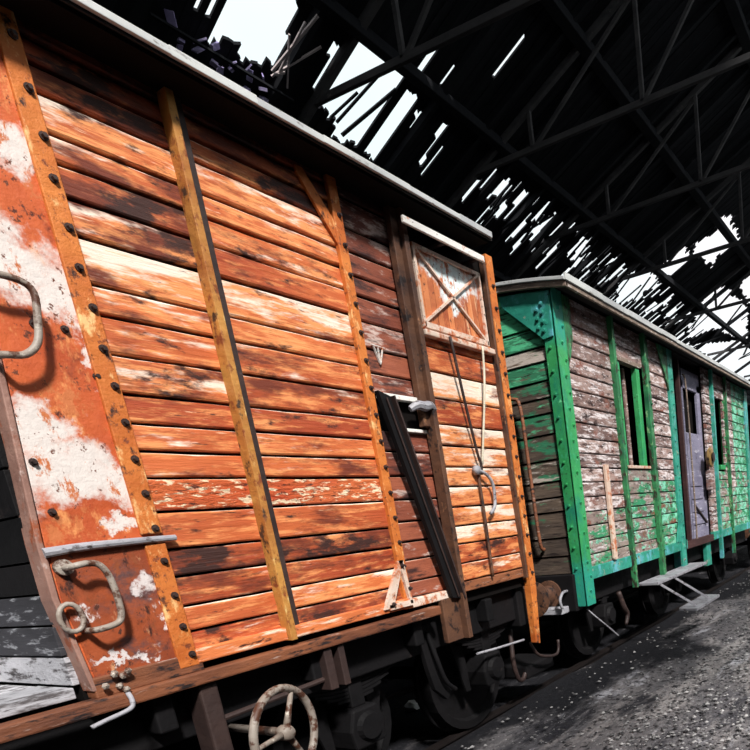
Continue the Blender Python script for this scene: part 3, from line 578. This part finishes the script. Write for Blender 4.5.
# chalk mark
MB().bar((2.835, Y0 + .014, 2.545), (2.862, Y0 + .014, 2.46), .003, .012, up=(0, 1, 0)).bar((2.905, Y0 + .014, 2.545), (2.872, Y0 + .014, 2.46), .003, .012, up=(0, 1, 0)).bar((2.82, Y0 + .014, 2.55), (2.92, Y0 + .014, 2.545), .003, .008, up=(0, 1, 0)).bar((2.868, Y0 + .014, 2.54), (2.868, Y0 + .014, 2.45), .003, .010, up=(0, 1, 0)).build('painted_mark', M['white'], o1)['label'] = 'small white painted mark'
# hooks and bits at the near corner
MB().tube([(1.15, Y0 - .05, 1.02), (1.14, Y0 - .09, .99), (1.12, Y0 - .10, .965), (1.04, Y0 - .10, .95), (.99, Y0 - .10, .94)], .009, 8).build('sill_hook', M['ridge'], o1, smooth=True)
for k in range(8): MB().lathe((1.12 + rnd(-.05, .06), Y0 - .04 + rnd(-.012, .008), 1.065 + rnd(-.035, .04)), (rnd(-.3, .3), -1, rnd(-.3, .3)), [(0, .001), (0, .011), (.012, .013), (.022, .001)], 6).build('nut', M['grab'], o1)
MB().box(1.42, 1.50, Y0 - .02, Y0 + .1, .62, .96).build('frame_bracket', M['iron'], o1, .01)
MB().box(2.05, 2.10, Y0 - .03, Y0 + .06, .74, .96).box(2.14, 2.18, Y0 - .03, Y0 + .06, .74, .96).build('frame_bracket', M['iron'], o1, .005)
MB().tube([(1.5, Y0 + .02, .78), (2.12, Y0 + .02, .80)], .014, 8).build('brake_rod', M['iron'], o1)
# end platform and its boards
dk = MB()
for k in range(8):
    ya = Y0 + .02 + k * .29; dk.box(-1.2 + rnd(-.02, .02), 1.02, ya, ya + .275, 1.035, 1.075 + rnd(-.004, .004), (rnd(0, 1), 0, 0))
dk.build('platform_deck', M['deck'], o1, .004)
cb, cd, ce = MB(), MB(), MB()
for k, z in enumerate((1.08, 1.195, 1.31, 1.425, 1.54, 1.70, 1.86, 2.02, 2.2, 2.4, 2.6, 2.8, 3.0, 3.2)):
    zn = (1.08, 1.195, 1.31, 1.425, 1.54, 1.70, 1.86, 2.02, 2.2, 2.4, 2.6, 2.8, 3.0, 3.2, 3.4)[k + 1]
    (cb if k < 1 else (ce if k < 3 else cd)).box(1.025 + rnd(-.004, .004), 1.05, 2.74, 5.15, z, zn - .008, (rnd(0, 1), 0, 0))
cb.build('pale_end_boards', M['deck'], o1, .003); cd.build('end_planking', M['black'], o1, .003); ce.build('mottled_end_boards', M['mottled'], o1, .003)  # lowest board pale, next two mottled, boards above near black
# running gear
wheelset(2.36, o1); axle_gear(2.36, o1)
MB().prism([(2.86, .90), (2.98, .90), (3.03, .50), (3.10, .42), (3.03, .36), (2.93, .46), (2.90, .6)], Y0 + .10, Y0 + .14).tube([(2.92, Y0 + .08, .86), (2.95, Y0 + .06, .66), (3.0, Y0 + .06, .50), (3.08, Y0 + .06, .42)], .016, 8).build('brake_hanger', M['black'], o1, .004)
wheelset(3.62, o1); axle_gear(3.62, o1)
MB().tube([(3.35, Y0 + .05, .60), (3.6, Y0 + .05, .58), (3.95, Y0 + .05, .56)], .009, 8).build('brake_rod', M['ridge'], o1)
for y in (3.05, 4.85): buffer(4.10, y, .78, 1, o1)
cpl = MB().tube([(4.10, 3.95, .74), (4.2, 3.95, .72), (4.3, 3.95, .66), (4.38, 3.95, .58), (4.5, 3.95, .6), (4.6, 3.95, .68)], [.04, .04, .035, .035, .03, .03], 10).build('coupling_hook', M['black'], o1, smooth=True)
MB().tube([(4.06, 2.95, .62), (4.02, 2.93, .48), (4.0, 2.92, .34), (4.04, 2.92, .2), (4.12, 2.93, .18), (4.2, 2.93, .26)], .02, 8).tube([(4.10, 2.80, .50), (4.22, 2.80, .36), (4.5, 2.8, .30), (4.55, 2.8, .42)], .014, 8).build('brake_hose', M['iron'], o1, smooth=True)
MB().box(4.15, 4.6, 2.9, 3.3, .16, .28).build('coupling_guard', M['black'], o1, .02)
# handwheel
hw = MB(); cx, cyy, cz, rr = 1.545, 2.36, .722, .192
ang = .32
def hp(t, r): return (cx + r * math.cos(t) * math.cos(ang), cyy + r * math.cos(t) * math.sin(ang), cz + r * math.sin(t))
hwo = MB().tube([hp(2 * PI * i / 40, rr) for i in range(40)], .017, 12, closed=True).build('brake_handwheel', M['grab'], o1, smooth=True)
for t in (1.05, 1.05 + 2 * PI / 3, 1.05 + 4 * PI / 3):
    MB().tube([hp(t, .02), hp(t, rr * .5), hp(t, rr)], [.016, .012, .010], 8).build('spoke', M['grab'], hwo, smooth=True)
MB().lathe((cx, cyy - .03, cz), (0, 1, 0), [(0, .001), (0, .025), (.02, .035), (.05, .035), (.07, .02), (.42, .018), (.42, .001)], 16).build('hub', M['grab'], hwo, smooth=True)

# cord hanging from the shutter: rests on the wagon but is its own thing
tag(MB().tube([(3.80, Y0 - .06, 2.69), (3.78, Y0 - .055, 2.5), (3.735, Y0 - .05, 2.3), (3.68, Y0 - .045, 2.1), (3.625, Y0 - .04, 1.9)], .008, 8).build('pull_cord', M['rope'], smooth=True, loc=(3.8, Y0 - .06, 2.69)), 'pale cord hanging from the white ledge below the shutter of the orange wagon', 'cord')

# ------------------------------------------------------------ green passenger wagon
o2 = thing('passenger_wagon', (8.4, 3.95, GZ), 'old green wagon with bare peeling boards and open windows, behind the orange one', 'railway wagon')
XE, X2 = 4.98, 12.0
zg = [.98, 1.10, 1.235, 1.37, 1.50, 1.635, 1.77, 1.90, 2.03, 2.165, 2.30, 2.44, 2.58, 2.72, 2.86, 3.0, 3.14, 3.36]
def rpv(gb=0, db=0): return [(rnd(0, 1), rnd(0, .6) + gb, rnd(0, .8) + db) for _ in range(24)]
low, up_ = MB(), MB()
zl = [z for z in zg if z < 1.95]; zu = [z for z in zg if z > 1.85]
pv1 = rpv(); 
planks(low, 5.12, 6.10, [z for z in zg if z < 1.55], rpv(-.2)); planks(up_, 5.12, 6.10, [z for z in zg if z > 1.45], pv1)
planks(low, 6.10, 7.0, zl, rpv(.2)); planks(up_, 6.10, 7.0, [3.0, 3.14, 3.36], rpv())
planks(low, 7.0, 7.75, [z for z in zg if z < 1.8], rpv(.5)); planks(up_, 7.0, 7.75, [z for z in zg if z > 1.7], pv1)
up_.build('side_planking', M['bare'], o2)
low.build('lower_planking', M['bare_green'], o2)['label'] = 'lower boards with green and cyan paint left'
# body shell, hollow behind the windows
sh2 = MB()
for a, b, c, d in ((5.0, 6.28, .95, 3.4), (6.86, 8.0, .95, 3.4), (6.28, 6.86, .95, 1.92), (6.28, 6.86, 3.0, 3.4)): sh2.box(a, b, 2.74, 2.79, c, d)
sh2.box(5.0, 8.2, 5.15, 5.2, .95, 3.4); sh2.box(5.03, 5.08, 2.79, 5.15, .95, 3.4); sh2.box(5.0, X2, 2.79, 5.15, .95, 1.0)
sh2.box(8.15, 8.2, 3.3, 5.15, .95, 3.4)
sh2.build('body_shell', M['dark_in'], o2)
# window
wfo = MB().box(6.25, 6.86, Y0 - .015, Y0 + .06, 2.985, 3.03).build('window_frame', M['fascia'], o2, .003)
MB().box(6.25, 6.9, Y0 - .02, Y0 + .06, 1.905, 1.935).build('window_sill', M['pale'], wfo, .003)
for xa, xb in ((6.74, 6.84), (6.26, 6.30)): MB().box(xa, xb, Y0, Y0 + .06, 1.93, 2.985).build('window_jamb', M['green'], wfo, .003)
MB().box(6.60, 6.66, Y0 + .10, Y0 + .12, 1.93, 2.98).build('loose_board', M['bare'], wfo)
# end wall planks (facing -X)
ze = [.60, .78, .95, 1.12, 1.29, 1.53, 1.66, 1.80, 1.99, 2.21, 2.387, 2.516, 2.657, 2.812, 2.932, 3.089, 3.27]
EP = [(.1, 0, 0)] * 4 + [(.3, .1, .2), (.6, 0, .5), (.4, .1, .3), (.5, .2, .6), (.3, .45, .2), (.2, .5, .1), (.3, .35, .1), (.1, .3, .2), (.6, .75, .1), (1, .15, 1.4), (.6, 1.1, .2), (.6, 1.4, 0)]
em = MB()
for k, (a, b) in enumerate(zip(ze, ze[1:])):
    pass
    em.hexa([(XE + .0, 2.82, a + .006), (XE + .03, 2.82, a + .006), (XE + .03, 5.15, a + .006), (XE + .0, 5.15, a + .006), (XE + .012, 2.82, b - .006), (XE + .03, 2.82, b - .006), (XE + .03, 5.15, b - .006), (XE + .012, 5.15, b - .006)], EP[k])
em.prismx([(2.82, 3.275), (5.1, 3.275), (5.1, 3.37), (4.6, 3.43), (3.95, 3.46), (3.3, 3.43), (2.82, 3.37)], XE, XE + .03, (.6, 1.4, 0))
em.build('end_planking', M['end_plank'], o2, .002)
MB().box(4.92, 5.05, 2.78, 5.12, .60, .95).build('buffer_beam', M['black'], o2, .01)
# main corner post: angle with a leg on the end and one on the side
cg = MB().box(XE - .02, XE + .02, 2.68, 2.80, .64, 3.36).box(XE - .02, 5.13, 2.675, 2.70, .64, 3.36)
cgo = cg.build('corner_post', M['green'], o2, .004)
bolts(cgo, [(5.04 + .04 * (k % 2), 2.675, .78 + .135 * k) for k in range(19)], r=.012, m_='green')
bolts(cgo, [(XE - .02, 2.75, 1.0 + .19 * k) for k in range(12)], r=.012, m_='green', axis=(-1, 0, 0))
MB().prismx([(2.70, 2.98), (2.70, 3.335), (3.20, 3.40), (3.17, 3.30), (2.84, 3.01), (2.80, 2.97)], XE - .035, XE - .022).build('corner_gusset', M['teal'], o2, .003)
gs_ = [c for c in o2.children if c.name.startswith('corner_gusset')][0]
bolts(gs_, [(XE - .035, 2.78, z) for z in (3.04, 3.11, 3.18, 3.25)] + [(XE - .035, 2.83, z) for z in (3.07, 3.14, 3.21)], r=.016, m_='teal', axis=(-1, 0, 0))
MB().prism([(5.12, 2.75), (5.12, 3.34), (5.27, 3.34), (5.25, 3.0), (5.18, 2.85)], 2.672, 2.69).build('side_gusset', M['post_green'], o2)
# bottom sill, intermediate posts
MB().box(5.12, 8.0, 2.68, 2.74, .87, .99).build('sill_beam', M['teal'], o2, .005)
for xa, xb, zb in ((6.07, 6.20, .64), (6.92, 7.10, .64)):
    p_ = MB().box(xa, xa + .05, 2.645, 2.70, zb, 3.36).box(xa + .05, xb, 2.675, 2.70, zb, 3.36).build('wall_post', M['post_green'], o2, .003)
    bolts(p_, [(xb - .03, 2.675, .95 + .24 * k) for k in range(10)], r=.012, m_='post_green')
c2 = MB().box(7.72, 7.92, 2.665, 2.70, .62, 3.34).box(7.88, 7.92, 2.665, 2.9, .62, 3.34).build('vestibule_post', M['teal'], o2, .004)
bolts(c2, [(7.78 + .05 * (k % 2), 2.665, .75 + .15 * k) for k in range(17)], r=.012, m_='teal')
MB().prism([(7.40, 3.34), (7.72, 2.85), (7.72, 3.34)], 2.668, 2.685).build('post_gusset', M['post_green'], o2)
MB().box(5.61, 5.69, 2.655, 2.685, 1.0, 1.93).build('cover_batten', M['pale'], o2, .004)
MB().prism([(7.55, .99), (7.72, .99), (7.72, 1.30)], 2.668, 2.685).build('post_gusset', M['teal'], o2)
# vestibule: recessed door, second section
v = MB(); v.box(8.0, 9.35, 3.12, 3.17, .95, 3.4); v.build('vestibule_back', M['plum'], o2)
MB().tube([(8.45, 2.72, 3.15), (8.5, 2.70, 2.9), (8.5, 2.70, 1.1), (8.46, 2.72, .95)], .012, 8).build('hand_rail', M['fascia'], o2, smooth=True)
MB().box(8.22, 8.27, 2.70, 2.76, .95, 3.3).build('door_post', M['plum'], o2, .004)
dr = MB(); dr.box(8.50, 9.32, 2.76, 2.80, .95, 2.42)
for z in (1.15, 1.33, 1.51, 1.69): dr.box(8.58, 9.1, 2.745, 2.76, z, z + .14)
dr.box(8.50, 8.54, 2.76, 2.80, 2.42, 3.1); dr.box(9.16, 9.32, 2.76, 2.80, 2.42, 3.1); dr.box(8.50, 9.32, 2.76, 2.80, 3.0, 3.25)
dro = dr.build('door', M['lilac'], o2, .004)
MB().bar((8.62, 2.735, 1.42), (9.15, 2.735, 1.15), .02, .03, up=(0, 1, 0)).build('door_strap', M['iron'], dro)
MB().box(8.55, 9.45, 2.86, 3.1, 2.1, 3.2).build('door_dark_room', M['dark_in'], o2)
MB().box(8.0, 9.42, 2.69, 2.8, .86, .96).build('vestibule_sill', M['plum'], o2, .004)
s2l, s2u = MB(), MB()
planks(s2u, 9.30, 9.66, zg, rpv(.1)); planks(s2l, 9.66, 10.3, zl, rpv(.2)); planks(s2u, 9.66, 10.3, [3.0, 3.14, 3.36], rpv()); planks(s2l, 10.3, 10.9, [z for z in zg if z < 1.7], rpv(.3)); planks(s2l, 10.9, 11.9, zg, rpv(.8)); planks(s2u, 10.3, 10.9, [z for z in zg if z > 1.6], rpv())
s2u.build('side_planking', M['bare'], o2); s2l.build('lower_planking', M['bare_green'], o2)
MB().box(9.3, 9.75, 2.74, 2.79, .95, 3.4).box(10.45, 11.95, 2.74, 2.79, .95, 3.4).box(9.75, 10.45, 2.74, 2.79, .95, 1.92).box(9.75, 10.45, 2.74, 2.79, 3.0, 3.4).box(9.3, 11.95, 5.15, 5.2, .95, 3.4).box(11.9, 11.95, 2.79, 5.15, .95, 3.4).build('body_shell', M['dark_in'], o2)
MB().box(10.0, 10.4, Y0 + .0, Y0 + .06, 1.93, 2.0).box(10.32, 10.4, Y0, Y0 + .06, 1.93, 2.99).build('window_frame', M['green'], o2)
for xa, xb in ((9.60, 9.78), (10.38, 10.52)):
    MB().box(xa, xa + .05, 2.645, 2.70, .55, 3.36).box(xa + .05, xb, 2.675, 2.70, .55, 3.36).build('wall_post', M['teal'] if xa < 10 else M['post_green'], o2, .003)
MB().box(11.75, 11.95, 2.665, 2.70, .6, 3.34).build('corner_post', M['teal'], o2, .004)
MB().box(9.3, 11.95, 2.68, 2.74, .87, .99).build('sill_beam', M['teal'], o2, .005)
MB().box(9.05, 9.28, 2.74, 2.8, .5, .95).build('vestibule_skirt', M['teal'], o2, .005)
# lamp bracket by the door
lp = MB().lathe((9.15, 2.66, 2.08), (0, -1, 0), [(0, .001), (0, .11), (.03, .14), (.06, .14), (.07, .09), (.07, .001)], 8).build('side_lamp', M['lamp_brass'], o2)
MB().lathe((9.15, 2.585, 2.08), (0, -1, 0), [(0, .001), (0, .06), (.02, .07), (.025, .001)], 12).build('lens', M['iron'], lp)
MB().box(9.12, 9.34, 2.62, 2.70, 1.62, 1.90).build('lamp_box', M['bare'], o2, .01)
# footboards and hanging steps
MB().box(6.28, 8.15, 2.48, 2.72, .625, .66).build('footboard', M['ridge'], o2, .006)
stp = MB().hexa([(6.60, 2.16, .26), (7.55, 2.16, .26), (7.62, 2.40, .26), (6.66, 2.40, .26), (6.60, 2.16, .295), (7.55, 2.16, .295), (7.62, 2.40, .295), (6.66, 2.40, .295)]).build('step', M['ridge'], o2, .006)
stp['label'] = 'hanging step board'
for xx in (6.75, 7.25): MB().bar((xx - .38, 2.52, .64), (xx, 2.2, .29), .02, .025).build('step_hanger', M['ridge'], o2)
# roof with fascia
roofm(4.91, 12.25, 2.51, 5.39, 3.335, .16).build('roof', M['roof_felt'], o2)
fa = MB(); n = 14
def arch(z0, off, x0, x1, h):
    P = [2.50 + 2.90 * i / n for i in range(n + 1)]; zz = [z0 + .16 * (1 - ((y - 3.95) / 1.45) ** 2) for y in P]
    fa.prismx([(y, z) for y, z in zip(P, zz)] + [(y, z + h) for y, z in reversed(list(zip(P, zz)))], x0, x1)
arch(3.30, 0, 4.89, 4.93, .045); fa.build('end_fascia', M['fascia'], o2, .004)
fa = MB(); arch(3.345, 0, 4.87, 4.92, .028); fa.build('end_roof_edge', M['roof_edge'], o2, .004)
ed = MB(); xx = 4.88
while xx < 12.2:
    x2 = xx + rnd(.35, .8); ed.box(xx, x2, 2.485, 2.505, 3.345 + rnd(-.006, .006), 3.39 + rnd(-.008, .01), (rnd(0, 1), 0, 0)); xx = x2
ed.build('roof_edge_strip', M['roof_edge'], o2, .004)
MB().box(4.90, 12.2, 2.50, 2.525, 3.305, 3.34).build('side_fascia', M['fascia'], o2, .003)
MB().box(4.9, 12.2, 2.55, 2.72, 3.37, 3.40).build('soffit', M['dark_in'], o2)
# grab rail on the end wall
MB().tube([(4.97, 3.34, 2.55), (4.91, 3.34, 2.56), (4.91, 3.17, 2.55), (4.91, 3.10, 2.46), (4.91, 3.09, 1.9), (4.91, 3.08, 1.28), (4.97, 3.08, 1.20)], .017, 8).build('grab_rail', M['sill_low'], o2, smooth=True)
# running gear
MB().box(5.0, 12.0, 2.85, 2.97, .62, .88).build('underframe_beam', M['black'], o2, .01)
MB().box(5.0, 12.0, 4.9, 5.02, .62, .88).build('underframe_beam', M['black'], o2, .01)
for X in (5.7, 7.9, 11.0): wheelset(X, o2, .42); axle_gear(X, o2, .42, 2.92, .84)
for y in (3.05, 4.85): buffer(4.92, y, .78, -1, o2)
MB().tube([(5.05, 2.74, .60), (5.12, 2.68, .5), (5.2, 2.62, .40), (5.30, 2.56, .28)], .007, 8).build('hanging_rod', M['ridge'], o2)
MB().tube([(4.92, 2.86, .80), (4.80, 2.84, .80), (4.74, 2.84, .74), (4.76, 2.84, .66)], .014, 8).build('lamp_iron', M['ridge'], o2, smooth=True)
MB().box(4.78, 4.92, 2.86, 3.1, .60, .66).build('end_step', M['ridge'], o2, .006)
MB().tube([(5.95, 2.82, .62), (6.0, 2.8, .45), (6.08, 2.8, .35), (6.02, 2.8, .24)], [.03, .035, .03, .02], 8).build('brake_shoe', M['iron'], o2, smooth=True)

# ------------------------------------------------------------ third wagon
o3 = thing('goods_wagon', (16, 3.95, GZ), 'dark brown wagon at the right edge, beyond the green one', 'railway wagon')
t3 = MB(); planks(t3, 12.95, 19, [1.0 + .15 * k for k in range(15)], [(.3, 0, .3), (.6, .1, 0)]); t3.build('side_planking', M['plum'], o3)
MB().box(12.95, 19, 2.74, 5.2, .95, 3.15).build('body_shell', M['dark_in'], o3)
MB().box(12.85, 19, 2.50, 2.56, 3.02, 3.10).build('roof_edge_strip', M['roof_edge'], o3, .004)
roofm(12.85, 19.1, 2.51, 5.39, 3.08, .3).build('roof', M['roof_felt'], o3)
MB().box(12.95, 19, 2.66, 2.74, .85, 1.0).build('sill_beam', M['black'], o3, .006)
for X in (12.97, 14.9, 16.9, 18.9): MB().box(X, X + .1, 2.64, 2.70, .8, 3.05).build('wall_post', M['plum'], o3, .004)
for y in (3.05, 4.85): buffer(12.95, y, .78, -1, o3)
for X in (14.2, 17.6): wheelset(X, o3, .42); axle_gear(X, o3, .42, 2.92, .84)

# ------------------------------------------------------------ gravel and rubble
gv = MB(); rs = random.Random(3)
def stone(c, r):
    q = [(1, 0, 0), (-1, 0, 0), (0, 1, 0), (0, -1, 0), (0, 0, 1), (0, 0, -1)]; t = rs.uniform(0, 6.3); ct, st = math.cos(t), math.sin(t)
    vs = []
    for a, b, c_ in q:
        k = r * rs.uniform(.6, 1.3); vs.append((c[0] + (a * ct - b * st) * k, c[1] + (a * st + b * ct) * k, c[2] + c_ * k * .55))
    gv.add(vs, [(0, 2, 4), (2, 1, 4), (1, 3, 4), (3, 0, 4), (2, 0, 5), (1, 2, 5), (3, 1, 5), (0, 3, 5)], (rs.random() ** 1.6, 0, 0))
for k in range(11000):
    x = 2.2 + 13 * rs.random() ** 1.7; y = rs.uniform(-.3, 3.0)
    if y > 1.9 and rs.random() < .8: continue
    stone((x, y, GZ + .025 + .02 * math.sin(x * 2.3 + y) * math.cos(y * 3.1 - x * .7)), rs.uniform(.006, .020) * (1 + .03 * x))
tag(gv.build('gravel', M['stone']), 'loose pale gravel scattered over the dark ground beside the wagons', 'gravel', kind='stuff')
for (x, y, r, lb) in ((4.95, 5.4, .12, 'white rubble chunk lying behind the orange wagon, seen under its door'), (4.0, 4.15, .07, 'small white rubble chunk between the rails under the orange wagon'), (3.12, 5.9, .10, 'white rubble chunk beyond the track, seen under the orange wagon near the handwheel'), (4.3, 4.3, .06, 'white rubble lump between the rails below the buffers'), (3.35, 5.9, .05, 'tiny white rubble chip beyond the track near the handwheel')):
    q = MB(); n0 = []
    bm = bmesh.new(); bmesh.ops.create_icosphere(bm, subdivisions=2, radius=r)
    for v_ in bm.verts: v_.co *= rnd(.75, 1.2); v_.co.z *= .7; v_.co += Vector((x, y, GZ + r * .55))
    bm.verts.index_update(); q.add([v_.co.copy() for v_ in bm.verts], [tuple(v_.index for v_ in f.verts) for f in bm.faces]); bm.free()
    tag(q.build('rubble_chunk', M['rubble'], loc=(x, y, GZ)), lb, 'rubble', 'white rubble on the track')
